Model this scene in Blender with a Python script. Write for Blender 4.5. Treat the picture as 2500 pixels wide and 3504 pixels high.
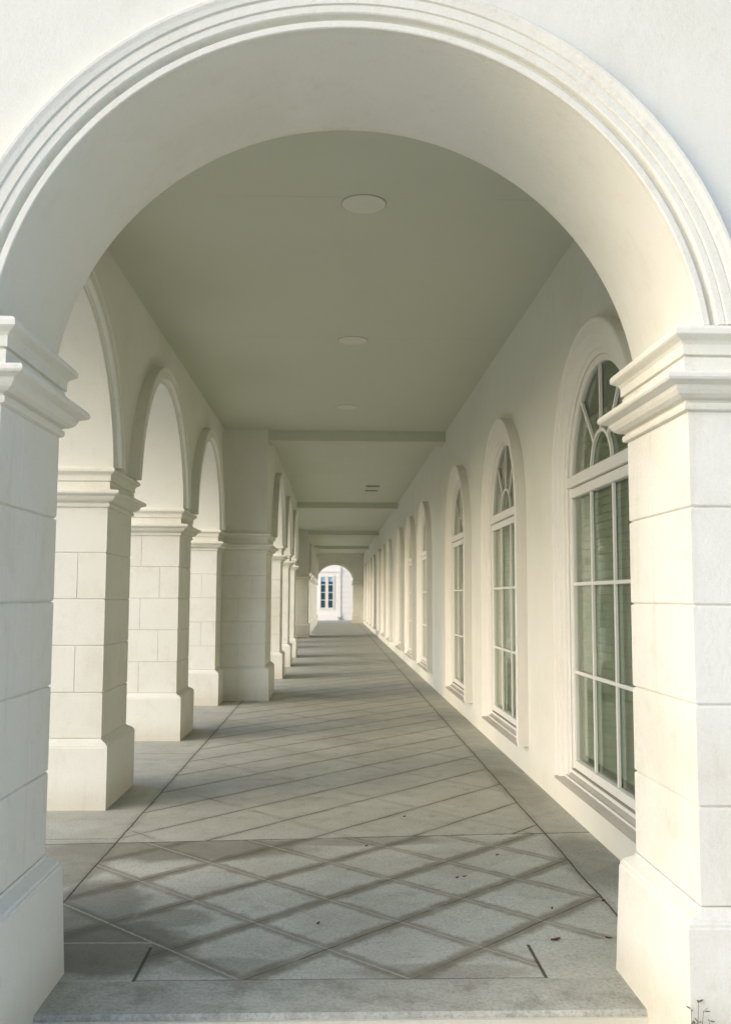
import bpy, bmesh, math, random
from math import sin, cos, pi, radians, sqrt, asin, atan2
from mathutils import Vector, Matrix

for o in list(bpy.data.objects):
    bpy.data.objects.remove(o)
scene = bpy.context.scene
C = scene.collection
random.seed(7)

# ------------------------------------------------------------------ camera
F_PX = 3250.0            # focal length in pixels of the 2500 x 3504 photograph
YAW, PITCH, ROLL = radians(1.8245), radians(5.12), radians(0.235)
cam = bpy.data.cameras.new('camera')
cam_o = bpy.data.objects.new('camera', cam)
C.objects.link(cam_o)
cam.sensor_fit = 'VERTICAL'
cam.sensor_height = 36.0
cam.lens = F_PX / 3504.0 * 36.0
cam.clip_start = 0.05
cam.clip_end = 4000
R0 = Matrix.Rotation(radians(90), 4, 'X')
cam_o.matrix_world = (Matrix.Translation((0, 0, 1.6)) @ Matrix.Rotation(-YAW, 4, 'Z')
                      @ Matrix.Rotation(PITCH, 4, 'X') @ R0 @ Matrix.Rotation(ROLL, 4, 'Z'))
cam.dof.use_dof = True
cam.dof.focus_distance = 5.0
cam.dof.aperture_fstop = 5.0
scene.camera = cam_o

# ------------------------------------------------------------------ sky, sun, exposure
SUN_EL, SUN_AZ = radians(24), radians(247)     # azimuth clockwise from +Y: behind the camera, to its left
w = bpy.data.worlds.new('World')
scene.world = w
w.use_nodes = True
nt = w.node_tree
bg = nt.nodes['Background']
sky = nt.nodes.new('ShaderNodeTexSky')
sky.sky_type = 'NISHITA'
sky.sun_disc = False
sky.sun_elevation = SUN_EL
sky.sun_rotation = SUN_AZ
sky.air_density = 0.85
sky.dust_density = 2.2
sky.ozone_density = 1.0
nt.links.new(sky.outputs[0], bg.inputs['Color'])
bg.inputs['Strength'].default_value = 0.15
sun = bpy.data.lights.new('sun', 'SUN')
sun.energy = 0.55
sun.angle = radians(100)
sun.color = (1.0, 0.995, 0.985)
sun_o = bpy.data.objects.new('sun', sun)
C.objects.link(sun_o)
d = Vector((sin(SUN_AZ) * cos(SUN_EL), cos(SUN_AZ) * cos(SUN_EL), sin(SUN_EL)))
sun_o.rotation_euler = d.to_track_quat('Z', 'Y').to_euler()
sun_o.location = (-6, -8, 12)
scene.view_settings.view_transform = 'Standard'
scene.view_settings.look = 'None'
scene.view_settings.gamma = 1
scene.view_settings.exposure = 1.05
scene.render.engine = 'CYCLES'
scene.cycles.max_bounces = 14
scene.cycles.diffuse_bounces = 10
scene.cycles.transparent_max_bounces = 12

# ------------------------------------------------------------------ node helper
class NB:
    def __init__(s, name):
        s.m = bpy.data.materials.new(name)
        s.m.use_nodes = True
        s.t = s.m.node_tree
        s.b = s.t.nodes['Principled BSDF']
        s.tc = s.t.nodes.new('ShaderNodeTexCoord')
        s.obj = s.tc.outputs['Object']
    def put(s, sock, v):
        if hasattr(v, 'is_output') or isinstance(v, bpy.types.NodeSocket):
            s.t.links.new(v, sock)
        else:
            sock.default_value = v
    def math(s, op, a, b=0.0, c=0.0, clamp=False):
        n = s.t.nodes.new('ShaderNodeMath'); n.operation = op; n.use_clamp = clamp
        s.put(n.inputs[0], a); s.put(n.inputs[1], b); s.put(n.inputs[2], c)
        return n.outputs[0]
    def sep(s, v):
        n = s.t.nodes.new('ShaderNodeSeparateXYZ'); s.put(n.inputs[0], v)
        return n.outputs
    def comb(s, x, y, z):
        n = s.t.nodes.new('ShaderNodeCombineXYZ')
        for i, q in enumerate((x, y, z)): s.put(n.inputs[i], q)
        return n.outputs[0]
    def noise(s, scale, detail=4, rough=0.55, vec=None, dist=0.0):
        n = s.t.nodes.new('ShaderNodeTexNoise')
        s.put(n.inputs['Vector'], vec if vec is not None else s.obj)
        n.inputs['Scale'].default_value = scale
        n.inputs['Detail'].default_value = detail
        n.inputs['Roughness'].default_value = rough
        n.inputs['Distortion'].default_value = dist
        return n.outputs[0]
    def smooth(s, v, lo, hi, a=0.0, b=1.0):
        n = s.t.nodes.new('ShaderNodeMapRange'); n.interpolation_type = 'SMOOTHSTEP'
        s.put(n.inputs['Value'], v)
        for k, q in (('From Min', lo), ('From Max', hi), ('To Min', a), ('To Max', b)): s.put(n.inputs[k], q)
        return n.outputs[0]
    def mix(s, f, a, b):
        n = s.t.nodes.new('ShaderNodeMix'); n.data_type = 'RGBA'; n.clamp_factor = True
        s.put(n.inputs[0], f)
        s.put(n.inputs[6], a if not isinstance(a, tuple) else (*a, 1)[:4])
        s.put(n.inputs[7], b if not isinstance(b, tuple) else (*b, 1)[:4])
        return n.outputs[2]
    def bump(s, h, strength, dist=0.01, prev=None):
        n = s.t.nodes.new('ShaderNodeBump')
        n.inputs['Strength'].default_value = strength
        n.inputs['Distance'].default_value = dist
        s.put(n.inputs['Height'], h)
        if prev is not None: s.put(n.inputs['Normal'], prev)
        return n.outputs[0]
    def line(s, dist, wdt):            # 1 on the line, 0 beyond wdt
        return s.smooth(s.math('ABSOLUTE', dist), wdt * 0.35, wdt, 1.0, 0.0)
    def done(s, col, rough, nrm=None, spec=0.3):
        s.put(s.b.inputs['Base Color'], col if not isinstance(col, tuple) else (*col, 1)[:4])
        s.put(s.b.inputs['Roughness'], rough)
        s.b.inputs['Specular IOR Level'].default_value = spec
        if nrm is not None: s.put(s.b.inputs['Normal'], nrm)
        return s.m

CREAM = (0.735, 0.738, 0.674)
CREAM_D = (0.64, 0.625, 0.53)

def painted(name, base, dirt, grime=0.35, bump=0.25, streak=0.0, low=0.0, crack=0.55):
    n = NB(name)
    geo = n.t.nodes.new('ShaderNodeNewGeometry')
    pos = geo.outputs['Position']
    big = n.noise(1.1, 5, 0.6, pos)
    mid = n.noise(9.0, 6, 0.65, pos)
    f = n.math('MULTIPLY', n.smooth(big, 0.42, 0.75), grime)
    f2 = n.math('MULTIPLY', n.smooth(mid, 0.5, 0.78), grime * 0.7)
    f = n.math('ADD', f, f2)
    x, y, z = n.sep(pos)
    if streak:
        st = n.noise(5.0, 5, 0.6, n.comb(n.math('MULTIPLY', x, 2.4), n.math('MULTIPLY', y, 2.4), n.math('MULTIPLY', z, 0.22)))
        f = n.math('ADD', f, n.math('MULTIPLY', n.smooth(st, 0.55, 0.8), streak))
    if low:                                  # splash dirt close to the paving
        edge = n.math('ADD', z, n.math('MULTIPLY', mid, 0.16))
        f = n.math('ADD', f, n.smooth(edge, 0.07, 0.36, low, 0.0))
    fine = n.noise(170.0, 3, 0.6, pos)
    speck = n.noise(95.0, 4, 0.75, pos)
    f = n.math('ADD', f, n.smooth(speck, 0.42, 0.72, -0.10, 0.22))
    grain = n.noise(42.0, 5, 0.7, pos)
    h = n.math('ADD', n.math('MULTIPLY', fine, 0.35), grain)
    wave = n.noise(3.2, 3, 0.5, pos)
    nrm = n.bump(h, bump, 0.004)
    nrm = n.bump(wave, 0.25 if crack else 0.04, 0.02, nrm)
    col = n.mix(n.math('MAXIMUM', n.math('MINIMUM', f, 1.0), 0.0), base, dirt)
    return n.done(col, 0.72, nrm, 0.25)

M = {}
M['wall'] = painted('cream_painted_plaster', CREAM, CREAM_D, 0.50, 0.5, 0.35, 0.5)
M['block'] = painted('cream_painted_blockwork', (0.745, 0.746, 0.688), (0.60, 0.575, 0.48), 0.58, 0.65, 0.40, 0.75)
M['mould'] = painted('weathered_painted_moulding', (0.74, 0.738, 0.665), (0.55, 0.515, 0.42), 0.38, 0.8, 0.2)
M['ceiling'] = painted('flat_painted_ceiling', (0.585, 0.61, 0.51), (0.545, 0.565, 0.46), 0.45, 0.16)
def ceiling_seams(m):
    t = m.node_tree; n = NB.__new__(NB); n.m = m; n.t = t; n.b = t.nodes['Principled BSDF']
    geo = t.nodes.new('ShaderNodeNewGeometry'); x, y, z = n.sep(geo.outputs['Position'])
    w1 = n.noise(3.0, 3, 0.5, geo.outputs['Position'])
    v = n.math('DIVIDE', n.math('SUBTRACT', n.math('ADD', y, n.math('MULTIPLY', w1, 0.02)), 9.56), 3.44)
    d_ = n.math('MULTIPLY', n.math('SUBTRACT', n.math('FRACT', n.math('ADD', v, 0.5)), 0.5), 3.44)
    l = n.math('MULTIPLY', n.line(d_, 0.010), n.smooth(n.noise(1.4, 3, 0.5, geo.outputs['Position']), 0.38, 0.6))
    old = n.b.inputs['Base Color'].links[0].from_socket
    n.put(n.b.inputs['Base Color'], n.mix(n.math('MULTIPLY', l, 0.28), old, (0.36, 0.35, 0.27)))
ceiling_seams(M['ceiling'])
M['trim'] = painted('white_window_paint', (0.77, 0.76, 0.705), (0.62, 0.60, 0.51), 0.30, 0.12, 0.1, 0.0, 0.0)
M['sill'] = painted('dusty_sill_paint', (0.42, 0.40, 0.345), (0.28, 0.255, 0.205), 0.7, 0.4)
M['farwall'] = painted('white_painted_stucco', (0.83, 0.80, 0.745), (0.76, 0.73, 0.66), 0.25, 0.2)
M['lamp'] = painted('off_white_light_cover', (0.69, 0.69, 0.61), (0.60, 0.60, 0.52), 0.4, 0.05)

def simple(name, col, rough=0.6, var=0.2, scale=20):
    n = NB(name)
    k = n.noise(scale, 4)
    c2 = tuple(q * (1 - var) for q in col)
    return n.done(n.mix(n.smooth(k, 0.35, 0.7), col, c2), rough)
M['slot'] = simple('dark_vent_slot', (0.05, 0.048, 0.035))
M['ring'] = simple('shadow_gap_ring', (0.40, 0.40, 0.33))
M['blind'] = simple('pale_green_blind', (0.36, 0.41, 0.33), 0.6, 0.12, 6)
M['room'] = simple('dim_room_wall', (0.20, 0.24, 0.18), 0.8, 0.3, 2)
M['leaf'] = simple('dry_red_brown_leaf', (0.13, 0.042, 0.018), 0.6, 0.4, 40)
M['weed'] = simple('dry_weed_stem', (0.22, 0.15, 0.09), 0.8, 0.4, 30)
M['weedleaf'] = simple('faded_weed_leaf', (0.10, 0.12, 0.05), 0.8, 0.4, 30)
M['lightblue'] = simple('pale_blue_pane_light', (0.45, 0.60, 0.72), 0.6, 0.3, 8)  # stands for the pale light in the far window's top panes

def glass_mat(name, tint, refl, rough):
    m = bpy.data.materials.new(name); m.use_nodes = True
    t = m.node_tree; t.nodes.clear()
    out = t.nodes.new('ShaderNodeOutputMaterial')
    tr = t.nodes.new('ShaderNodeBsdfTransparent'); tr.inputs[0].default_value = (*tint, 1)
    gl = t.nodes.new('ShaderNodeBsdfGlossy'); gl.inputs['Roughness'].default_value = rough
    gl.inputs['Color'].default_value = (0.88, 0.93, 0.86, 1)
    fr = t.nodes.new('ShaderNodeFresnel'); fr.inputs[0].default_value = 1.5
    ns = t.nodes.new('ShaderNodeTexNoise'); ns.inputs['Scale'].default_value = 2.5
    tc = t.nodes.new('ShaderNodeTexCoord'); t.links.new(tc.outputs['Object'], ns.inputs['Vector'])
    bp = t.nodes.new('ShaderNodeBump'); bp.inputs['Strength'].default_value = 0.05; bp.inputs['Distance'].default_value = 0.01
    t.links.new(ns.outputs[0], bp.inputs['Height']); t.links.new(bp.outputs[0], gl.inputs['Normal'])
    ma = t.nodes.new('ShaderNodeMath'); ma.operation = 'MULTIPLY_ADD'; ma.use_clamp = True
    t.links.new(fr.outputs[0], ma.inputs[0]); ma.inputs[1].default_value = 1.3; ma.inputs[2].default_value = refl
    mx = t.nodes.new('ShaderNodeMixShader')
    t.links.new(ma.outputs[0], mx.inputs[0]); t.links.new(tr.outputs[0], mx.inputs[1]); t.links.new(gl.outputs[0], mx.inputs[2])
    t.links.new(mx.outputs[0], out.inputs[0])
    return m
M['glass'] = glass_mat('window_glass', (0.80, 0.86, 0.79), 0.05, 0.05)
M['darkglass'] = simple('teal_window_glass', (0.055, 0.105, 0.13), 0.15, 0.3, 9)

# paving: the slab joints, halos and stains belong to the stone itself
def paving():
    n = NB('diagonal_stone_paving')
    x, y, z = n.sep(n.obj)
    wob = n.noise(2.3, 3, 0.5)
    wv = n.math('MULTIPLY_ADD', wob, 0.024, -0.012)
    wb2 = n.math('MULTIPLY_ADD', n.noise(31.0, 3, 0.5), 0.012, -0.006)
    xw = n.math('ADD', n.math('ADD', x, wv), wb2)
    yw = n.math('ADD', n.math('SUBTRACT', y, wv), wb2)
    P = 0.712
    def fam(sgn, off, slope, pitch):
        v = n.math('ADD', n.math('MULTIPLY', xw, sgn * slope), n.math('SUBTRACT', yw, off))
        v = n.math('DIVIDE', v, pitch)
        fr = n.math('SUBTRACT', n.math('FRACT', n.math('ADD', v, 0.5)), 0.5)
        return n.math('MULTIPLY', fr, pitch / sqrt(1 + slope * slope))
    # region masks
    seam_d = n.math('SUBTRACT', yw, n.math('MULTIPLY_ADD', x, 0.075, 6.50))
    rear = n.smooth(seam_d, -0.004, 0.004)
    front = n.math('SUBTRACT', 1.0, rear)
    inX = n.math('MULTIPLY', n.smooth(x, -1.409, -1.404), n.smooth(x, 1.441, 1.436))
    fieldA = n.smooth(yw, 4.592, 4.598)                                   # full width behind the near piers
    midX = n.math('MULTIPLY', n.smooth(x, -0.829, -0.825), n.smooth(x, 0.908, 0.904))
    fieldB = n.math('MULTIPLY', n.smooth(yw, 4.148, 4.154), midX)          # the panel between the piers
    field = n.math('MINIMUM', n.math('ADD', n.math('MULTIPLY', fieldA, inX), fieldB), 1.0)
    fF = n.math('MULTIPLY', field, front)
    fR = n.math('MULTIPLY', inX, rear)
    dA = fam(-1, 3.808, 1.0, P)     # runs up to the right
    dB = fam(1, 4.476, 1.0, P)      # runs up to the left
    dR = fam(-1, 5.93, 1.15, 0.735)
    dS = fam(1, 8.12, 1.12, 1.47)
    L = lambda d, wd: n.line(d, wd)
    def halo(d, wd):
        q = n.math('ADD', n.math('ABSOLUTE', d), n.math('ADD', n.math('MULTIPLY_ADD', n.noise(13.0, 7, 0.75), 0.09, -0.045), n.math('MULTIPLY_ADD', n.noise(1.3, 2, 0.5), 0.03, -0.015)))
        return n.math('MULTIPLY', n.smooth(q, wd * 0.35, wd * 1.1, 1.0, 0.0), n.smooth(n.noise(4.0, 6, 0.7), 0.28, 0.55, 0.65, 1.0))
    gaps = []
    gaps.append(n.math('MULTIPLY', n.math('MULTIPLY', L(dA, 0.007), fF), n.smooth(n.noise(3.5, 3), 0.35, 0.6, 0.15, 0.8)))
    gaps.append(n.math('MULTIPLY', n.math('MULTIPLY', L(dR, 0.010), fR), n.smooth(n.noise(2.2, 3), 0.30, 0.5, 0.45, 1.0)))
    gaps.append(n.math('MULTIPLY', n.math('MULTIPLY', L(dS, 0.006), fR), n.smooth(n.noise(1.7, 3), 0.48, 0.66)))
    gx = n.math('MINIMUM', n.math('ABSOLUTE', n.math('ADD', xw, 1.407)), n.math('ABSOLUTE', n.math('SUBTRACT', xw, 1.439)))
    gaps.append(n.math('MULTIPLY', L(gx, 0.0085), fieldA))
    gaps.append(n.math('MULTIPLY', L(seam_d, 0.011), n.smooth(n.noise(3.0, 2), 0.3, 0.45, 0.5, 1.0)))
    hx = n.math('MINIMUM', n.math('ABSOLUTE', n.math('ADD', x, 0.827)), n.math('ABSOLUTE', n.math('SUBTRACT', x, 0.905)))
    inH = n.math('MULTIPLY', n.smooth(y, 4.14, 4.15), n.smooth(y, 4.54, 4.53))
    gaps.append(n.math('MULTIPLY', L(hx, 0.011), inH))
    gaps.append(n.math('MULTIPLY', n.math('MULTIPLY', L(n.math('SUBTRACT', yw, 4.151), 0.006), n.math('MULTIPLY', n.smooth(x, -0.84, -0.83), n.smooth(x, 0.92, 0.91))), 0.75))
    # cross joints in the border strips
    v = n.math('DIVIDE', n.math('SUBTRACT', yw, 6.50), 3.44)
    bj = n.math('MULTIPLY', n.math('SUBTRACT', n.math('FRACT', n.math('ADD', v, 0.5)), 0.5), 3.44)
    gaps.append(n.math('MULTIPLY', n.math('MULTIPLY', L(bj, 0.007), n.math('SUBTRACT', 1.0, inX)), rear))
    gap = gaps[0]
    for g in gaps[1:]: gap = n.math('MAXIMUM', gap, g)
    thin = n.math('MULTIPLY', L(dB, 0.008), fF)              # mortar lines, lighter
    side = n.math('MULTIPLY', L(n.math('SUBTRACT', yw, 4.594), 0.012), n.math('SUBTRACT', 1.0, midX))
    thin = n.math('MAXIMUM', thin, side)
    nearmask = n.smooth(y, 4.0, 6.6, 1.0, 0.55)
    ha = n.math('MULTIPLY', n.math('MULTIPLY', halo(dA, 0.066), fF), 0.95)
    hb = n.math('MULTIPLY', n.math('MULTIPLY', halo(dB, 0.050), fF), 0.80)
    hr = n.math('MAXIMUM', n.math('MULTIPLY', n.math('MULTIPLY', halo(dR, 0.05), fR), 0.30), n.math('MULTIPLY', n.math('MULTIPLY', halo(dS, 0.045), fR), 0.25))
    hs = n.math('MULTIPLY', halo(gx, 0.05), 0.3)
    hm = n.math('MAXIMUM', n.math('MAXIMUM', ha, hb), n.math('MAXIMUM', hr, hs))
    # dirt stains with shapes of their own
    big = n.noise(1.6, 6, 0.62)
    mid = n.noise(6.0, 6, 0.65)
    def blob(cx, cy, rx, ry, ang=0.0):
        ux = n.math('SUBTRACT', x, cx); uy = n.math('SUBTRACT', y, cy)
        ca, sa = cos(ang), sin(ang)
        a = n.math('ADD', n.math('MULTIPLY', ux, ca / rx), n.math('MULTIPLY', uy, sa / rx))
        b = n.math('ADD', n.math('MULTIPLY', ux, -sa / ry), n.math('MULTIPLY', uy, ca / ry))
        r = n.math('SQRT', n.math('ADD', n.math('MULTIPLY', a, a), n.math('MULTIPLY', b, b)))
        r = n.math('ADD', r, n.math('MULTIPLY_ADD', mid, 0.9, -0.45))
        return n.smooth(r, 0.7, 1.1, 1.0, 0.0)
    st = blob(-1.02, 4.55, 0.40, 0.40)
    st = n.math('MAXIMUM', st, n.math('MULTIPLY', blob(-1.25, 5.1, 0.30, 0.55), 0.8))
    st = n.math('MAXIMUM', st, n.math('MULTIPLY', blob(-1.6, 5.9, 0.3, 0.6), 0.7))
    st = n.math('MAXIMUM', st, n.math('MULTIPLY', blob(-0.80, 4.93, 0.22, 0.16), 0.6))
    st = n.math('MAXIMUM', st, n.math('MULTIPLY', n.math('MULTIPLY', blob(-1.0, 6.25, 1.0, 0.32), front), 0.85))
    st = n.math('MAXIMUM', st, n.math('MULTIPLY', n.math('MULTIPLY', blob(0.1, 6.42, 0.7, 0.14), front), 0.6))
    st = n.math('MAXIMUM', st, n.math('MULTIPLY', blob(0.45, 4.22, 0.45, 0.10), 0.45))
    st = n.math('MAXIMUM', st, n.math('MULTIPLY', blob(-0.45, 4.3, 0.30, 0.12), 0.45))
    st = n.math('MAXIMUM', st, n.math('MULTIPLY', blob(1.6, 5.9, 0.25, 0.7), 0.55))
    st = n.math('MAXIMUM', st, n.math('MULTIPLY', blob(1.55, 8.2, 0.2, 0.9), 0.45))
    slab = n.smooth(yw, 4.15, 4.14)
    st = n.math('MAXIMUM', st, n.math('MULTIPLY', slab, n.smooth(mid, 0.35, 0.7, 0.15, 0.55)))
    # tone of each slab
    base = n.mix(n.smooth(big, 0.3, 0.72), (0.60, 0.625, 0.565), (0.49, 0.505, 0.45))
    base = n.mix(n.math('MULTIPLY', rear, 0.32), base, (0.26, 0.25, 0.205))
    va = n.math('FLOOR', n.math('ADD', n.math('DIVIDE', n.math('SUBTRACT', n.math('SUBTRACT', y, x), 3.808), P), 0.5))
    vb = n.math('FLOOR', n.math('ADD', n.math('DIVIDE', n.math('SUBTRACT', n.math('ADD', y, x), 4.476), P), 0.5))
    wn = n.t.nodes.new('ShaderNodeTexWhiteNoise'); n.put(wn.inputs['Vector'], n.comb(va, vb, rear))
    base = n.mix(n.math('MULTIPLY', wn.outputs[0], 0.22), base, (0.235, 0.215, 0.165))
    sp = n.noise(60.0, 4, 0.7)
    base = n.mix(n.smooth(sp, 0.40, 0.70, 0.0, 0.5), base, (0.20, 0.19, 0.155))
    base = n.mix(n.smooth(n.noise(190.0, 3, 0.7), 0.45, 0.7, 0.0, 0.4), base, (0.19, 0.18, 0.15))
    base = n.mix(n.smooth(mid, 0.5, 0.75, 0.0, 0.35), base, (0.21, 0.185, 0.14))
    base = n.mix(n.math('MULTIPLY', hm, 0.85), base, (0.180, 0.165, 0.118))
    base = n.mix(n.math('MULTIPLY', st, 0.78), base, (0.125, 0.118, 0.085))
    base = n.mix(n.math('MULTIPLY', thin, 0.8), base, (0.42, 0.41, 0.36))
    dots = n.smooth(n.noise(24.0, 2, 0.5), 0.73, 0.77)
    base = n.mix(n.math('MULTIPLY', dots, 0.55), base, (0.45, 0.43, 0.37))
    base = n.mix(n.math('MULTIPLY', gap, 0.9), base, (0.04, 0.037, 0.027))
    h = n.math('ADD', n.math('MULTIPLY', sp, 0.25), n.math('MULTIPLY', mid, 0.3))
    h = n.math('SUBTRACT', h, n.math('MULTIPLY', gap, 1.5))
    nrm = n.bump(h, 0.45, 0.006)
    rough = n.smooth(mid, 0.3, 0.7, 0.62, 0.85)
    return n.done(base, rough, nrm, 0.35)
M['paving'] = paving()
def ground_mat():
    n = NB('pale_forecourt_concrete')
    a = n.noise(0.5, 6); b = n.noise(30, 4)
    c = n.mix(n.smooth(a, 0.3, 0.7), (0.56, 0.55, 0.50), (0.48, 0.47, 0.42))
    c = n.mix(n.smooth(b, 0.5, 0.8, 0, 0.4), c, (0.25, 0.235, 0.2))
    return n.done(c, 0.85, n.bump(b, 0.3, 0.004))
M['forecourt'] = ground_mat()
def grass_mat():
    n = NB('lawn_green')
    a = n.noise(0.8, 6); b = n.noise(60, 4)
    c = n.mix(n.smooth(a, 0.3, 0.7), (0.075, 0.11, 0.035), (0.11, 0.12, 0.05))
    c = n.mix(n.smooth(b, 0.4, 0.7, 0, 0.6), c, (0.04, 0.07, 0.02))
    return n.done(c, 0.9, n.bump(b, 0.8, 0.03))
M['lawn'] = grass_mat()

# ------------------------------------------------------------------ object helpers
def mesh_obj(name, verts, faces, mat, parent=None, smooth=False, recalc=True):
    me = bpy.data.meshes.new(name)
    me.from_pydata([tuple(v) for v in verts], [], faces)
    me.validate(); 
    if recalc:
        bm = bmesh.new(); bm.from_mesh(me)
        bmesh.ops.remove_doubles(bm, verts=bm.verts, dist=1e-5)
        bmesh.ops.recalc_face_normals(bm, faces=bm.faces)
        bm.to_mesh(me); bm.free()
    o = bpy.data.objects.new(name, me)
    C.objects.link(o)
    me.materials.append(M[mat])
    if smooth:
        for p in me.polygons: p.use_smooth = True
    if parent is not None: o.parent = parent
    return o

def tag(o, label=None, cat=None, group=None, kind=None):
    if label: o['label'] = label
    if cat: o['category'] = cat
    if group: o['group'] = group
    if kind: o['kind'] = kind
    return o

def thing(name, loc, label, cat, group=None):
    o = bpy.data.objects.new(name, None)
    C.objects.link(o)
    o.location = loc
    o.empty_display_size = 0.2
    return tag(o, label, cat, group)

class MB:
    def __init__(s): s.v = []; s.f = []
    def add(s, vs, fs):
        k = len(s.v); s.v += [tuple(q) for q in vs]; s.f += [tuple(i + k for i in f) for f in fs]
    def box(s, x0, x1, y0, y1, z0, z1, c=0.0):
        if c <= 0:
            vs = [(x, y, z) for x in (x0, x1) for y in (y0, y1) for z in (z0, z1)]
            s.add(vs, [(0, 1, 3, 2), (4, 6, 7, 5), (0, 4, 5, 1), (2, 3, 7, 6), (0, 2, 6, 4), (1, 5, 7, 3)])
        else:
            per = lambda i: [(x0 + i, y0), (x1 - i, y0), (x1, y0 + i), (x1, y1 - i), (x1 - i, y1), (x0 + i, y1), (x0, y1 - i), (x0, y0 + i)]
            s.loft([[(px + (c if px < (x0 + x1) / 2 else -c) * g, py + (c if py < (y0 + y1) / 2 else -c) * g, z) for px, py in per(c)]
                    for z, g in ((z0, 1), (z0 + c, 0), (z1 - c, 0), (z1, 1))])
    def loft(s, rings, cap=True):
        n = len(rings[0]); vs = [p for r in rings for p in r]; fs = []
        for i in range(len(rings) - 1):
            for j in range(n):
                a, b = i * n + j, i * n + (j + 1) % n
                fs.append((a, b, b + n, a + n))
        if cap:
            fs.append(tuple(range(n))[::-1]); fs.append(tuple(range((len(rings) - 1) * n, len(rings) * n)))
        s.add(vs, fs)
    def tube(s, pts, r0, r1, n=6):
        rings = []
        for i, p in enumerate(pts):
            p = Vector(p)
            t = (Vector(pts[min(i + 1, len(pts) - 1)]) - Vector(pts[max(i - 1, 0)])).normalized()
            a = t.cross(Vector((0.3, 1, 0.2))).normalized(); b = t.cross(a)
            r = r0 + (r1 - r0) * i / (len(pts) - 1)
            rings.append([p + a * r * cos(2 * pi * k / n) + b * r * sin(2 * pi * k / n) for k in range(n)])
        s.loft(rings)
    def build(s, name, mat, parent=None, smooth=False, recalc=True):
        off = Vector((0, 0, 0))
        if parent is not None:
            q = parent
            while q is not None: off += q.location; q = q.parent
        vs = [tuple(Vector(v) - off) for v in s.v]
        return mesh_obj(name, vs, s.f, mat, parent, smooth, recalc)

# rectangle ring with an outward offset
def rect_ring(x0, x1, y0, y1, off, z):
    return [(x0 - off, y0 - off, z), (x1 + off, y0 - off, z), (x1 + off, y1 + off, z), (x0 - off, y1 + off, z)]

ZC = [2.289, 1.932, 1.576, 1.220, 0.864, 0.520]       # course joints, top to bottom
CAP = [(0.000, 2.284), (0.016, 2.289), (0.019, 2.300), (0.018, 2.313), (0.008, 2.318), (0.010, 2.324), (0.032, 2.329), (0.050, 2.341), (0.061, 2.356),
       (0.066, 2.370), (0.082, 2.376), (0.100, 2.383), (0.105, 2.391), (0.105, 2.404), (0.098, 2.412), (0.030, 2.424),
       (0.016, 2.432), (0.016, 2.482), (0.008, 2.485), (0.008, 2.489), (0.022, 2.492), (0.022, 2.530), (0.030, 2.542),
       (0.042, 2.550), (0.052, 2.556), (0.058, 2.562), (0.058, 2.580), (0.052, 2.590), (0.040, 2.597), (0.0, 2.600)]

def shaft_course(mb, x0, x1, y0, y1, z0, z1, sx, sy, ch=0.007, gap=0.005):
    """one course of blocks; sx / sy are where the upright joints run (or None)"""
    def per(i):
        p = []; g = 0.0035; dp = 0.006
        p.append((x0 - i, y0 - i))
        if sx is not None:
            for q in (sx - g, sx, sx + g): p.append((q, y0 - i + (dp if q == sx else 0)))
        p.append((x1 + i, y0 - i))
        if sy is not None:
            for q in (sy - g, sy, sy + g): p.append((x1 + i - (dp if q == sy else 0), q))
        p.append((x1 + i, y1 + i))
        if sx is not None:
            for q in (sx + g, sx, sx - g): p.append((q, y1 + i - (dp if q == sx else 0)))
        p.append((x0 - i, y1 + i))
        if sy is not None:
            for q in (sy + g, sy, sy - g): p.append((x0 - i + (dp if q == sy else 0), q))
        return p
    mb.loft([[(a, b, z) for a, b in per(i)] for z, i in ((z0, -0.010), (z0 + gap * 0.2, -0.010), (z0 + gap, -0.002), (z0 + gap + 0.004, 0.0),
                                                       (z1 - gap - 0.004, 0.0), (z1 - gap, -0.002), (z1 - gap * 0.2, -0.010), (z1, -0.010))])

def masonry_pier(x0, x1, y0, y1, label, group, xj=True, yj=True, zb=-0.02, eb=0.0, name='masonry_pier', pl=0.487, xoff=None):
    root = thing(name, ((x0 + x1) / 2, (y0 + y1) / 2, 0), label, 'pier', group)
    s = MB()
    W_, D_ = x1 - x0, y1 - y0
    for i in range(5):
        alt = i % 2
        sx = (x1 - (0.425 if alt == 0 else 0.216)) if xj else None
        sy = ((y0 + y1) / 2 + (0.113 if alt else -0.113)) if yj else None
        shaft_course(s, x0, x1, y0, y1, ZC[i + 1], ZC[i], sx, sy)
    s.build('shaft', 'block', root)
    c = MB()
    c.loft([rect_ring(x0, x1, y0, y1, o_, z) for o_, z in CAP])
    c.build('capital', 'mould', root)
    p = MB(); e = 0.062
    prof = [(e, zb), (e, pl - 0.028), (e - 0.004, pl - 0.022), (e - 0.004, pl - 0.012), (e - 0.012, pl - 0.008), (e - 0.014, pl + 0.0), (0.006, pl + 0.024), (0.002, 0.520), (0.0, 0.521)]
    ky = 0.68 if eb else 1.0
    p.loft([[(x0 - o_, y0 - o_ * ky, z), (x1 + o_, y0 - o_ * ky, z), (x1 + o_, y1 + o_ * ky + eb * (z < 0), z), (x0 - o_, y1 + o_ * ky + eb * (z < 0), z)] for o_, z in prof])
    p.build('plinth', 'block', root)
    return root

AZ, AR = 2.415, 1.30          # arch centre height and radius
NARC = 72

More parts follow.
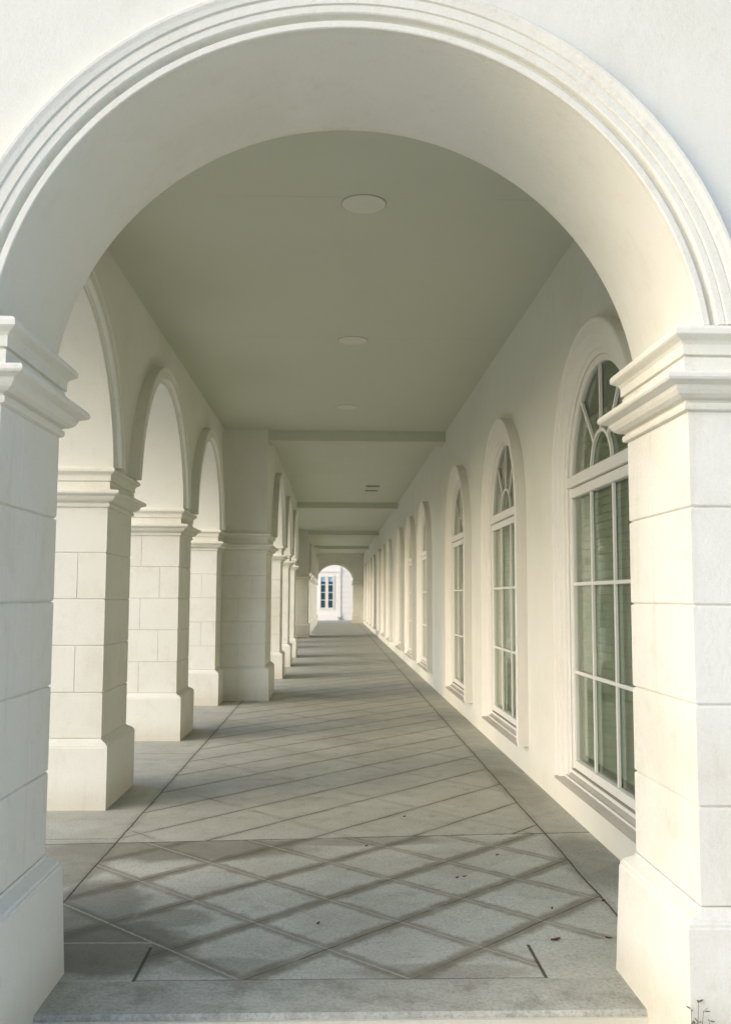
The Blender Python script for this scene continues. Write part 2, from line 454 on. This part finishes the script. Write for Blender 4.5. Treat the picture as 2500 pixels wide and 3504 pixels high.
def arch_wall(name, fmap, s0, s1, zt, thick, openings, label, mat='wall', face_rings=(1, 1), cat='wall', group=None, base=2.600, loc=None):
    """wall carried by arches. fmap(s, t, z) -> world; t=0 near face, t=thick far face."""
    root = thing(name, loc or fmap((s0 + s1) / 2, 0, 0), label, cat, group)
    mb = MB()
    def quad(a, b, c_, d_): mb.add([a, b, c_, d_], [(0, 1, 2, 3)])
    edges = [s0]
    arcs = []
    for (c, r) in openings:
        a0 = asin((base - AZ) / r)
        pts = [(c - r * cos(a0 + (pi - 2 * a0) * k / NARC), AZ + r * sin(a0 + (pi - 2 * a0) * k / NARC)) for k in range(NARC + 1)]
        arcs.append(pts); edges += [pts[0][0], pts[-1][0]]
    edges.append(s1)
    for i in range(0, len(edges), 2):
        a, b = edges[i], edges[i + 1]
        for t in (0, thick): quad(fmap(a, t, base), fmap(b, t, base), fmap(b, t, zt), fmap(a, t, zt))
        quad(fmap(a, 0, base), fmap(b, 0, base), fmap(b, thick, base), fmap(a, thick, base))
    for pts in arcs:
        for (a, za), (b, zb_) in zip(pts[:-1], pts[1:]):
            for t in (0, thick): quad(fmap(a, t, za), fmap(b, t, zb_), fmap(b, t, zt), fmap(a, t, zt))
            quad(fmap(a, 0, za), fmap(b, 0, zb_), fmap(b, thick, zb_), fmap(a, thick, za))
    quad(fmap(s0, 0, zt), fmap(s1, 0, zt), fmap(s1, thick, zt), fmap(s0, thick, zt))
    for s_ in (s0, s1): quad(fmap(s_, 0, base), fmap(s_, thick, base), fmap(s_, thick, zt), fmap(s_, 0, zt))
    mb.build('wall_face', mat, root)
    # moulded arch bands
    prof = [(0.000, 0.0), (0.000, 0.030), (0.004, 0.034), (0.026, 0.034), (0.029, 0.030), (0.031, 0.012), (0.040, 0.006), (0.048, 0.014), (0.053, 0.036),
            (0.058, 0.040), (0.080, 0.041), (0.083, 0.038), (0.086, 0.038), (0.089, 0.045), (0.120, 0.046), (0.123, 0.042), (0.127, 0.042), (0.131, 0.050), (0.150, 0.053), (0.166, 0.058), (0.178, 0.058), (0.184, 0.052), (0.187, 0.0)]
    prof_in = [(0.000, 0.0), (0.000, 0.034), (0.004, 0.040), (0.022, 0.042), (0.026, 0.052), (0.036, 0.060), (0.040, 0.084), (0.046, 0.092), (0.118, 0.094), (0.122, 0.101), (0.160, 0.103), (0.166, 0.098), (0.168, 0.0)]
    for (c, r) in openings:
        for side in (0, 1):
            if not face_rings[side]: continue
            b = MB(); rings = []
            for k in range(NARC + 1):
                ring = []
                for dr, pj in (prof if name != 'arcade_wall' else prof_in):
                    R = r + dr + 0.0005
                    a0 = asin((base - AZ) / R)
                    a = a0 + (pi - 2 * a0) * k / NARC
                    t = -pj if side == 0 else thick + pj
                    if pj == 0.0: t = 0.01 if side == 0 else thick - 0.01
                    ring.append(fmap(c - R * cos(a), t, AZ + R * sin(a)))
                rings.append(ring)
            b.loft(rings)
            b.build('archivolt', 'mould', root)
    return root

# ------------------------------------------------------------------ setting
XR = 1.756           # face of the window wall
XL, XN = -1.764, -1.075     # inner faces of the wide and the narrow arcade bays
ZCEIL = 4.250
YF, YB = 3.400, 4.121
YEND = 58.5
OUT = XL - 0.65

g = MB(); g.add([(-900, -900, -0.16), (900, -900, -0.16), (900, 900, -0.16), (-900, 900, -0.16)], [(0, 1, 2, 3)])
tag(g.build('ground', 'lawn'), 'green lawn running out to the horizon', None, kind='structure')
g = MB(); g.add([(-12, -40, -0.15), (14, -40, -0.15), (14, 3.6, -0.15), (-12, 3.6, -0.15)], [(0, 1, 2, 3)])
g.add([(-12, 3.6, -0.15), (OUT + 0.1, 3.6, -0.15), (OUT + 0.1, 90, -0.15), (-12, 90, -0.15)], [(0, 1, 2, 3)])  # unseen paved strip, widened to bounce light into the arcade
tag(g.build('forecourt', 'forecourt'), 'pale concrete forecourt in front of the arcade', None, kind='structure')
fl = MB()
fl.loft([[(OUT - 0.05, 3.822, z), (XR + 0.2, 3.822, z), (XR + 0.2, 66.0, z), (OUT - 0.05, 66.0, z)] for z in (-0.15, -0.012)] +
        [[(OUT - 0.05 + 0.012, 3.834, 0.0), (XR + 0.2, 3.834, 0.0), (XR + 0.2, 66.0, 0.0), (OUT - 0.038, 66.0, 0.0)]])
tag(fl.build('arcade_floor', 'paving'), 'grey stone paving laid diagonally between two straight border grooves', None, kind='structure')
st = MB(); st.box(-1.30, 1.40, 3.806, 3.8215, -0.15, -0.022)
tag(st.build('step_riser', 'block'), 'cream painted step riser at the near edge of the paving', None, kind='structure')

# ceiling with its dropped beams
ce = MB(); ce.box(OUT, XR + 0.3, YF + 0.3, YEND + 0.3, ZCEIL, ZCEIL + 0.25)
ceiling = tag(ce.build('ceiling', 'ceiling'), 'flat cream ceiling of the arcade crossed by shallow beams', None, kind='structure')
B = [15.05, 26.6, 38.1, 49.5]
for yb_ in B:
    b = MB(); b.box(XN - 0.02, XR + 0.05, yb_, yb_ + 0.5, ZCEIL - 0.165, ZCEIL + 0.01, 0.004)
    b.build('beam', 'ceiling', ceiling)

# ------------------------------------------------------------------ near entrance wall
f_front = lambda s, t, z: (s, YF + t, z)
CX, HW = 0.052, 1.252
arch_wall('entrance_arch_wall', f_front, OUT - 0.15, 9.0, 5.6, YB - YF, [(CX, AR)],
          'near white wall pierced by one big round arch that frames the picture', loc=(CX, YF, 0))
masonry_pier(OUT - 0.15, -1.200, YF, YB, 'near left pier of cream block courses, cut by the left edge of the photo', 'block piers of the arcade', xj=True, yj=True, zb=-0.15, eb=0.10)
masonry_pier(1.290, 2.6, YF, YB, 'near right pier of cream blocks with weeds growing at its foot', 'block piers of the arcade', xj=False, yj=False, zb=-0.15, eb=0.10)
fw = MB(); fw.box(2.65, 9.0, YF + 0.02, YB - 0.02, -0.15, 2.60)
tag(fw.build('facade_wall', 'wall'), 'plain white facade continuing right of the near right pier', 'wall')

# ------------------------------------------------------------------ left arcade, bay group by bay group
def fmap_left(xin):
    return lambda s, t, z: (xin - t, s, z)
def left_run(xin, s0, s1, ops, label):
    return arch_wall('arcade_wall', fmap_left(xin), s0, s1, 4.9, 0.65, ops, label, loc=(xin, (s0 + s1) / 2, 0), group='arched walls of the left arcade')
T = 0.866
left_run(XL, YB, 15.00, [(6.116, AR), (9.553, AR), (12.990, AR)], 'left arcade wall with the three nearest round arches above the piers')
left_run(XN, 15.00, 26.45, [(17.55, AR), (20.91, 1.22), (24.16, 1.22)], 'left arcade wall of three narrow looking arches beyond the broad shadowed pier')
left_run(XL, 26.65, 38.05, [(28.6, AR), (32.1, AR), (35.5, AR)], 'left arcade wall set back behind the second group of piers')
left_run(XN, 38.15, YEND - 0.02, [(40.95, AR), (44.4, AR), (47.8, AR), (51.2, AR), (54.6, AR)], 'farthest left arcade wall, ending at the far round arch')
grp = 'block piers of the arcade'
masonry_pier(OUT, XL, YB + 0.02, 4.83, 'half pier of cream blocks hidden behind the near left pier', grp)
masonry_pier(OUT, XL, 7.401, 8.267, 'nearest free standing cream pier of the left arcade, seen through the big arch', grp)
masonry_pier(OUT, XL, 10.838, 11.704, 'second free standing cream pier of the left arcade, before the broad shadowed pier', grp)
masonry_pier(OUT, XL, 14.275, 14.93, 'narrow bright pier joined to the broad shadowed pier', grp, yj=False)
masonry_pier(OUT, XN, 14.95, 16.25, 'broad cream pier in shade, jutting into the walk at the first ceiling beam', grp)
O2 = XN - 0.65
for y0, lb in ((18.85, 'first narrow bright pier beyond the broad shadowed pier'),
               (22.13, 'middle one of the three narrow bright piers beyond the broad shadowed pier'),
               (25.38, 'last of the three narrow bright piers before the far shadowed pier')):
    masonry_pier(O2, XN, y0, y0 + T, lb, grp)
for y0 in (29.9, 33.4, 36.8):
    masonry_pier(OUT, XL, y0, y0 + T - 0.1, 'cream pier hidden behind the three narrow bright piers', grp)
masonry_pier(OUT, XN, 38.1, 39.65, 'far broad pier in shade standing left of the end arch', grp)
for y0 in (42.25, 45.7, 49.1, 52.5, 55.9):
    masonry_pier(O2, XN, y0, y0 + T - 0.06, 'small bluish lit pier beside the left foot of the end arch', grp)
# upper side walls where the arcade steps in and out
for y0, y1, nm in ((14.99, 15.6, 'above the broad shadowed pier'), (26.2, 26.64, 'beyond the three narrow bright piers'), (38.08, 38.6, 'above the far broad pier')):
    b = MB(); b.box(OUT + 0.004, XN - (0.002 if y0 < 20 or y0 > 30 else 0.66), y0, y1, 2.600, ZCEIL + 0.02)
    tag(b.build('return_wall', 'wall'), 'short cross wall ' + nm, 'wall')

# ------------------------------------------------------------------ window wall on the right
GX, GH = 1.772, 0.752           # glass plane and half width
GB, GZ = 0.437, 2.410           # foot of the glass, arch centre
OH = 1.030                      # half width of the raised surround
wins = [6.18, 9.70, 13.22, 18.2, 21.6, 25.0, 29.85, 33.25, 36.65, 41.5, 45.0, 48.5, 53.2]
wall_root = thing('window_wall', (XR, 30, 0), 'long cream wall on the right with a row of tall arched windows', 'wall')
mb = MB()
def q4(*p): mb.add(p, [(0, 1, 2, 3)])
hr = 0.80                        # hole half width
edge = YB - 0.1
for c in wins:
    a, b_ = c - hr, c + hr
    q4((XR, edge, -0.05), (XR, a, -0.05), (XR, a, ZCEIL + .05), (XR, edge, ZCEIL + .05))
    q4((XR, a, -0.05), (XR, b_, -0.05), (XR, b_, 0.36), (XR, a, 0.36))
    n_ = 40
    pts = [(a, 0.36)] + [(c - hr * cos(pi * k / n_), GZ + hr * sin(pi * k / n_)) for k in range(n_ + 1)] + [(b_, 0.36)]
    for (y0, z0), (y1, z1) in zip(pts[:-1], pts[1:]):
        if abs(y1 - y0) > 1e-6:
            q4((XR, y0, z0), (XR, y1, z1), (XR, y1, ZCEIL + .05), (XR, y0, ZCEIL + .05))
        q4((XR, y0, z0), (XR, y1, z1), (XR + 0.30, y1, z1), (XR + 0.30, y0, z0))
    q4((XR, a, 0.36), (XR, b_, 0.36), (XR + 0.3, b_, 0.36), (XR + 0.3, a, 0.36))
    edge = b_
q4((XR, edge, -0.05), (XR, YEND, -0.05), (XR, YEND, ZCEIL + .05), (XR, edge, ZCEIL + .05))
mb.build('wall_face', 'wall', wall_root)

def path_ring(c, half, z0, n=40):
    """legs and half circle: list of (y, z) from near foot over the top to the far foot"""
    p = [(c - half, z0)]
    p += [(c - half * cos(pi * k / n), GZ + half * sin(pi * k / n)) for k in range(n + 1)]
    p.append((c + half, z0))
    return p

def make_window(c):
    root = bpy.data.objects.new('arched_window', None); C.objects.link(root)
    root.parent = wall_root; root.location = (0, c - 30, 0)
    def sweep(name, prof, mat, z0s=None):
        b = MB(); cols = [path_ring(c, h, (z0s if z0s is not None else 0.30)) for h, x in prof]
        rings = [[(prof[j][1], cols[j][k][0], cols[j][k][1]) for j in range(len(prof))] for k in range(len(cols[0]))]
        b.loft(rings); b.build(name, mat, root)
    sur = [(OH, XR + 0.01), (OH, 1.662), (OH - .006, 1.654), (OH - .016, 1.652), (OH - .030, 1.656), (OH - .036, 1.662), (OH - .105, 1.664),
           (OH - .112, 1.672), (OH - .150, 1.677), (OH - .165, 1.692), (OH - .195, 1.706), (OH - .202, 1.718), (OH - .232, 1.726), (OH - .232, XR + 0.01)]
    sweep('surround', sur, 'trim', 0.262)
    fr = [(0.797, 1.79), (0.797, 1.740), (0.792, 1.735), (0.770, 1.735), (0.764, 1.741), (0.756, 1.743), (GH, 1.752), (GH, 1.79)]
    b = MB(); cols = [path_ring(c, h, 0.375) for h, x in fr]
    b.loft([[(fr[j][1], cols[j][k][0], cols[j][k][1]) for j in range(len(fr))] for k in range(len(cols[0]))])
    x0, x1 = 1.748, 1.768
    # bottom rail, transom, glazing bars
    b.box(1.735, 1.79, c - GH - .002, c + GH + .002, 0.377, 0.437, 0.004)
    b.box(1.712, 1.79, c - 0.796, c + 0.796, 2.405, 2.484, 0.006)
    b.box(1.735, 1.788, c - GH - .003, c + GH + .003, 2.330, 2.398, 0.005)
    for dy in (-0.26, 0.26): b.box(x0, x1, c + dy - .0125, c + dy + .0125, 0.436, 2.331, 0.003)
    for z in (1.064, 1.700): b.box(x0 + .002, x1, c - GH, c + GH, z - .0125, z + .0125, 0.003)
    rs = 0.262
    def arcbar(r, w_, n=20):
        rings = []
        for k in range(n + 1):
            a = pi * k / n; rings.append([(x, c - (r + e) * cos(a), 2.470 + (r + e) * sin(a)) for x, e in ((x0, -w_), (x0, w_), (x1, w_), (x1, -w_))])
        b.loft(rings)
    arcbar(0.243, 0.012)
    for ang in (48, 90, 132):
        a = radians(ang); dy, dz = -cos(a), sin(a)
        zc = 2.470
        # length to the frame circle
        L0 = 0.248
        k_ = dz * (zc - GZ); L1 = -k_ + sqrt(k_ * k_ - (zc - GZ) ** 2 + (GH + .01) ** 2)
        nx, nz = -dz, dy
        rings = []
        for L_ in (L0, L1):
            p = (c + dy * L_, zc + dz * L_)
            rings.append([(x, p[0] + nx * e, p[1] + nz * e) for x, e in ((x0 + .001, -.0115), (x0 + .001, .0115), (x1 - .001, .0115), (x1 - .001, -.0115))])
        b.loft(rings)
    b.build('frame', 'trim', root)
    # glass pane
    b = MB(); p = path_ring(c, GH + 0.004, 0.42); n_ = len(p)
    b.add([(GX, y, z) for y, z in p] , [tuple(range(n_))])
    b.build('glass_pane', 'glass', root, recalc=False)
    # stepped sill
    b = MB()
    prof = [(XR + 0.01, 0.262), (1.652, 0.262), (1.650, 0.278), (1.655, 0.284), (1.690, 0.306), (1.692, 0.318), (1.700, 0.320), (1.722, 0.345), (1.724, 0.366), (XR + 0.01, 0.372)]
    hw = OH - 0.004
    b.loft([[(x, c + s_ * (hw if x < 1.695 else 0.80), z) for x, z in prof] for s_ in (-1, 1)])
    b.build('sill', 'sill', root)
    b = MB()
    b.box(1.687, 1.6915, c - 0.98, c + 0.98, 0.303, 0.3185); b.box(1.719, 1.7235, c - 0.79, c + 0.79, 0.345, 0.367)
    b.build('sill_nosing', 'trim', root)
    # blind behind the glass
    b = MB()
    for k in range(int((2.9 - 0.46) / 0.055)):
        z = 0.47 + k * 0.055
        b.add([(1.815, c - .79, z), (1.815, c + .79, z), (1.820, c + .79, z + .052), (1.820, c - .79, z + .052)], [(0, 1, 2, 3)])
    b.build('blind', 'blind', root, recalc=False)
    b = MB(); b.add([(XR + .29, c - .95, 0.2), (XR + .29, c + .95, 0.2), (XR + .29, c + .95, 3.4), (XR + .29, c - .95, 3.4)], [(0, 1, 2, 3)])
    b.build('backing', 'room', root, recalc=False)
    return root

w0 = make_window(wins[0])
w0['label'] = 'nearest arched window, half hidden by the near right pier'
w1 = make_window(wins[1])
names = ['second', 'third', 'fourth', 'fifth', 'sixth', 'seventh', 'eighth', 'ninth', 'tenth', 'eleventh', 'twelfth', 'farthest']
w1['label'] = 'second arched window from the near right pier'
for i, c in enumerate(wins[2:]):
    r_ = w1.copy(); C.objects.link(r_); r_.parent = wall_root; r_.location = (0, c - 30, 0)
    r_['label'] = names[i + 1] + ' arched window from the near right pier'
    for ch in w1.children:
        k = ch.copy(); C.objects.link(k); k.parent = r_
for r_ in wall_root.children:
    if r_.name.startswith('arched_window'): r_['group'] = 'arched windows along the walk'

# ------------------------------------------------------------------ end wall with the far arch
EX, ER = -0.005 * 1.0, 1.165
f_end = lambda s, t, z: (s, YEND + t, z)
arch_wall('end_arch_wall', f_end, OUT, XR + 0.6, 4.9, 0.7, [(EX, ER)], 'shaded wall closing the walk, pierced by the small far arch', loc=(EX, YEND, 0))
masonry_pier(OUT, EX - ER + 0.05, YEND, YEND + 0.7, 'left pier under the far end arch', 'piers of the far end arch', xj=False, yj=False)
masonry_pier(EX + ER - 0.05, XR + 0.6, YEND, YEND + 0.7, 'right pier under the far end arch, against the window wall', 'piers of the far end arch', xj=False, yj=False)

# far building seen through the end arch
FY = 66.0
fb = thing('far_building', (0, FY, 0), 'bright white building seen through the far end arch', 'building')
b = MB()
wl, wr, wb, wt = -1.02, -0.07, 0.80, 3.03
for x0, x1, z0, z1 in ((-9, wl, -0.2, 8), (wr, 0.40, -0.2, 8), (wl, wr, -0.2, wb), (wl, wr, wt, 8)):
    b.add([(x0, FY, z0), (x1, FY, z0), (x1, FY, z1), (x0, FY, z1)], [(0, 1, 2, 3)])
b.add([(0.40, FY, -.2), (0.40, FY + .06, -.2), (0.40, FY + .06, 8), (0.40, FY, 8)], [(0, 1, 2, 3)])
b.add([(0.40, FY + .06, -.2), (12, FY + .06, -.2), (12, FY + .06, 8), (0.40, FY + .06, 8)], [(0, 1, 2, 3)])
b.build('wall_face', 'farwall', fb, recalc=False)
b = MB(); b.box(-9, 0.43, FY - 0.05, FY - 0.002, -0.2, 0.42); b.build('plinth', 'farwall', fb)
b = MB(); b.box(-9, 0.43, FY - 0.06, FY - 0.002, 3.32, 3.44); b.build('string_course', 'farwall', fb)
b = MB()
for i in range(9):
    b.box(0.18, 0.42, FY - 0.03, FY - 0.001, 0.46 + i * 0.36, 0.79 + i * 0.36, 0.006)
b.build('quoin', 'farwall', fb)
b = MB()
for i in range(10):
    b.box(0.5, 6, FY + .03, FY + .059, 0.5 + i * 0.36, 0.84 + i * 0.36, 0.008)
b.build('rusticated_courses', 'farwall', fb)
wn_ = bpy.data.objects.new('casement_window', None); C.objects.link(wn_); wn_.parent = fb
b = MB()
fwid = 0.06
b.box(wl - .04, wl + fwid, FY - .05, FY + .08, wb - .04, wt + .04); b.box(wr - fwid, wr + .04, FY - .05, FY + .08, wb - .04, wt + .04)
b.box(wl + fwid, wr - fwid, FY - .045, FY + .08, wt - fwid, wt + .03); b.box(wl + fwid, wr - fwid, FY - .045, FY + .08, wb - .03, wb + fwid)
xm = (wl + wr) / 2
b.box(xm - 0.10, xm + 0.10, FY - .04, FY + .08, wb + fwid, wt - fwid)
ph = (wt - wb - 2 * fwid) / 4
for k in (1, 2, 3):
    z = wb + fwid + ph * k
    b.box(wl + fwid, xm - .1, FY - .03, FY + .06, z - .022, z + .022); b.box(xm + .1, wr - fwid, FY - .03, FY + .06, z - .022, z + .022)
b.build('frame', 'trim', wn_)
b = MB(); b.add([(wl, FY + .03, wb), (wr, FY + .03, wb), (wr, FY + .03, wt), (wl, FY + .03, wt)], [(0, 1, 2, 3)]); b.build('glass_pane', 'darkglass', wn_, recalc=False)
b = MB(); b.add([(wl, FY + .027, wt - ph * .72), (wr, FY + .027, wt - ph * .72), (wr, FY + .027, wt), (wl, FY + .027, wt)], [(0, 1, 2, 3)]); b.build('blind', 'lightblue', wn_, recalc=False)  # pale blue light in the top panes, painted on a sheet; no real blind
b = MB(); b.add([(wl, FY + .12, wb), (wr, FY + .12, wb), (wr, FY + .12, wt), (wl, FY + .12, wt)], [(0, 1, 2, 3)]); b.build('backing', 'room', wn_, recalc=False)

sh = thing('small_shrub', (0.34, FY - 0.25, 0), 'small green tuft at the foot of the far white building', 'plant')
rnd = random.Random(5); b = MB(); st_ = MB()
for i in range(14):
    a = rnd.uniform(0, 2 * pi); p0 = Vector((0.34, FY - 0.25, 0)); p1 = p0 + Vector((cos(a) * .13, sin(a) * .1, rnd.uniform(.12, .30)))
    st_.tube([p0, p0.lerp(p1, .5) + Vector((0, 0, .03)), p1], 0.004, 0.002, 4)
    for k in range(10):
        p = p0.lerp(p1, rnd.uniform(.4, 1.05)); d_ = Vector((rnd.uniform(-1, 1), rnd.uniform(-1, 1), rnd.uniform(-.2, 1))).normalized()
        s2 = d_.cross(Vector((0, 0, 1))).normalized() * .012
        b.add([p, p + d_ * .025 + s2, p + d_ * .05, p + d_ * .025 - s2], [(0, 1, 2, 3)])
st_.build('stem', 'weed', sh); b.build('foliage', 'weedleaf', sh, recalc=False)

# ------------------------------------------------------------------ ceiling fittings
for (lx, ly, lb) in ((0.178, 6.21, 'nearest round white ceiling light'), (0.168, 9.64, 'middle one of the three round ceiling lights'), (0.150, 13.1, 'farthest visible round ceiling light, just before the first beam')):
    root = thing('ceiling_light', (lx, ly, ZCEIL), lb, 'light', 'round ceiling lights')
    def disc(r, z0, z1, r2=None):
        n = 48; r2 = r2 or r
        return [[(lx + rr * cos(2 * pi * k / n), ly + rr * sin(2 * pi * k / n), z) for k in range(n)] for z, rr in ((z1, r), (z0 + 0.003, r), (z0, r2))]
    b = MB(); b.loft(disc(0.156, ZCEIL - 0.003, ZCEIL + 0.01)); b.build('trim_ring', 'ring', root)
    b = MB(); b.loft(disc(0.149, ZCEIL - 0.007, ZCEIL + 0.01, 0.147)); b.build('cover', 'lamp', root)
vt = thing('ceiling_vent', (0.88, 23.0, ZCEIL), 'rectangular ceiling vent with two dark slots beyond the first beam', 'vent')
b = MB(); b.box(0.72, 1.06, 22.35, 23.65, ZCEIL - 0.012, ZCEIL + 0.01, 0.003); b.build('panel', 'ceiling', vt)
for y0 in (22.45, 23.38):
    b = MB(); b.box(0.735, 1.045, y0, y0 + 0.17, ZCEIL - 0.020, ZCEIL - 0.0125); b.build('slot', 'slot', vt)

# ------------------------------------------------------------------ fallen leaves and weeds
leaves = [(1.045, 4.585, .055, 'largest red brown leaf, lying on the side joint by the near right pier'),
          (1.30, 4.60, .03, 'small brown leaf tight against the foot of the near right pier'),
          (1.13, 5.03, .028, 'curled brown leaf on the diagonal joint nearest the near right pier'),
          (0.755, 5.60, .024, 'brown leaf where two diagonal joints cross right of the middle'),
          (0.71, 5.58, .02, 'small dark leaf just left of the joint crossing right of the middle'),
          (0.215, 6.28, .028, 'brown leaf close to the cross seam near the middle of the walk'),
          (-0.07, 4.83, .03, 'brown leaf on a wide diagonal joint in the middle of the walk'),
          (1.02, 6.05, .022, 'tiny brown leaf on the thin joint near the right border groove'),
          (1.43, 5.15, .022, 'tiny brown leaf in the right border groove'),
          (0.52, 7.1, .022, 'tiny brown leaf just beyond the cross seam')]
for i, (x, y, s_, lb) in enumerate(leaves):
    s_ *= 0.5
    rnd = random.Random(i)
    a = rnd.uniform(-0.6, 0.6) + (0 if i in (0, 1) else 0.7)
    b = MB(); n = 12; top = []; cen = (x, y, 0.010)
    for k in range(n + 1):
        u = k / n * 2 - 1; wv = s_ * 0.36 * (1 - u * u) ** 0.8
        px, py = x + u * s_ * cos(a), y + u * s_ * sin(a)
        top.append(((px - wv * sin(a), py + wv * cos(a), 0.004 + 0.004 * abs(u) ** 1.5 + .003), (px, py, 0.003 + 0.003 * abs(u) ** 1.5), (px + wv * sin(a), py - wv * cos(a), 0.004 + 0.003 * abs(u) + .002)))
    vs = [q for r_ in top for q in r_]; fs = []
    for k in range(n):
        for j in (0, 1): fs.append((k * 3 + j, k * 3 + j + 1, k * 3 + j + 4, k * 3 + j + 3))
    b.add(vs, fs)
    vs2 = [(p[0], p[1], p[2] - 0.0015) for p in vs]
    b.add(vs2, [f[::-1] for f in fs])
    tag(b.build('fallen_leaf', 'leaf', recalc=False), lb, 'leaf', 'dry leaves lying on the paving')

def weed(x, y, h, n, label, seed):
    rnd = random.Random(seed)
    root = thing('weed', (x, y, -0.15), label, 'weed', 'weeds at the near right pier')
    b = MB(); lf = MB()
    for i in range(n):
        a = rnd.uniform(0, 2 * pi); hh = h * rnd.uniform(0.55, 1.0); lean = rnd.uniform(0.005, 0.03)
        px, py = x + rnd.uniform(-.015, .015), y + rnd.uniform(-.015, .015)
        pts = []
        for k in range(7):
            u = k / 6
            pts.append((px + lean * u * u * cos(a) + rnd.uniform(-.004, .004), py + lean * u * u * sin(a) * .6 + rnd.uniform(-.004, .004), -0.15 + hh * u))
        b.tube(pts, 0.0022, 0.0009, 5)
        for k in range(2, 7):
            for _ in range(3):
                p = Vector(pts[k]); d_ = Vector((rnd.uniform(-1, 1), rnd.uniform(-1, 1), rnd.uniform(-.2, .9))).normalized()
                L_ = rnd.uniform(.012, .03); s2 = d_.cross(Vector((0, 0, 1))).normalized() * L_ * 0.22
                e = p + d_ * L_; m_ = p + d_ * L_ * .5
                (lf if rnd.random() < .6 else b).add([p, m_ + s2, e, m_ - s2], [(0, 1, 2, 3)])
    b.build('stem', 'weed', root, recalc=False); lf.build('foliage', 'weedleaf', root, recalc=False)
weed(1.240, 3.335, 0.40, 7, 'taller dry weed against the foot of the near right pier', 1)
weed(1.292, 3.335, 0.32, 3, 'shorter sprig right of the taller weed at the near right pier', 2)
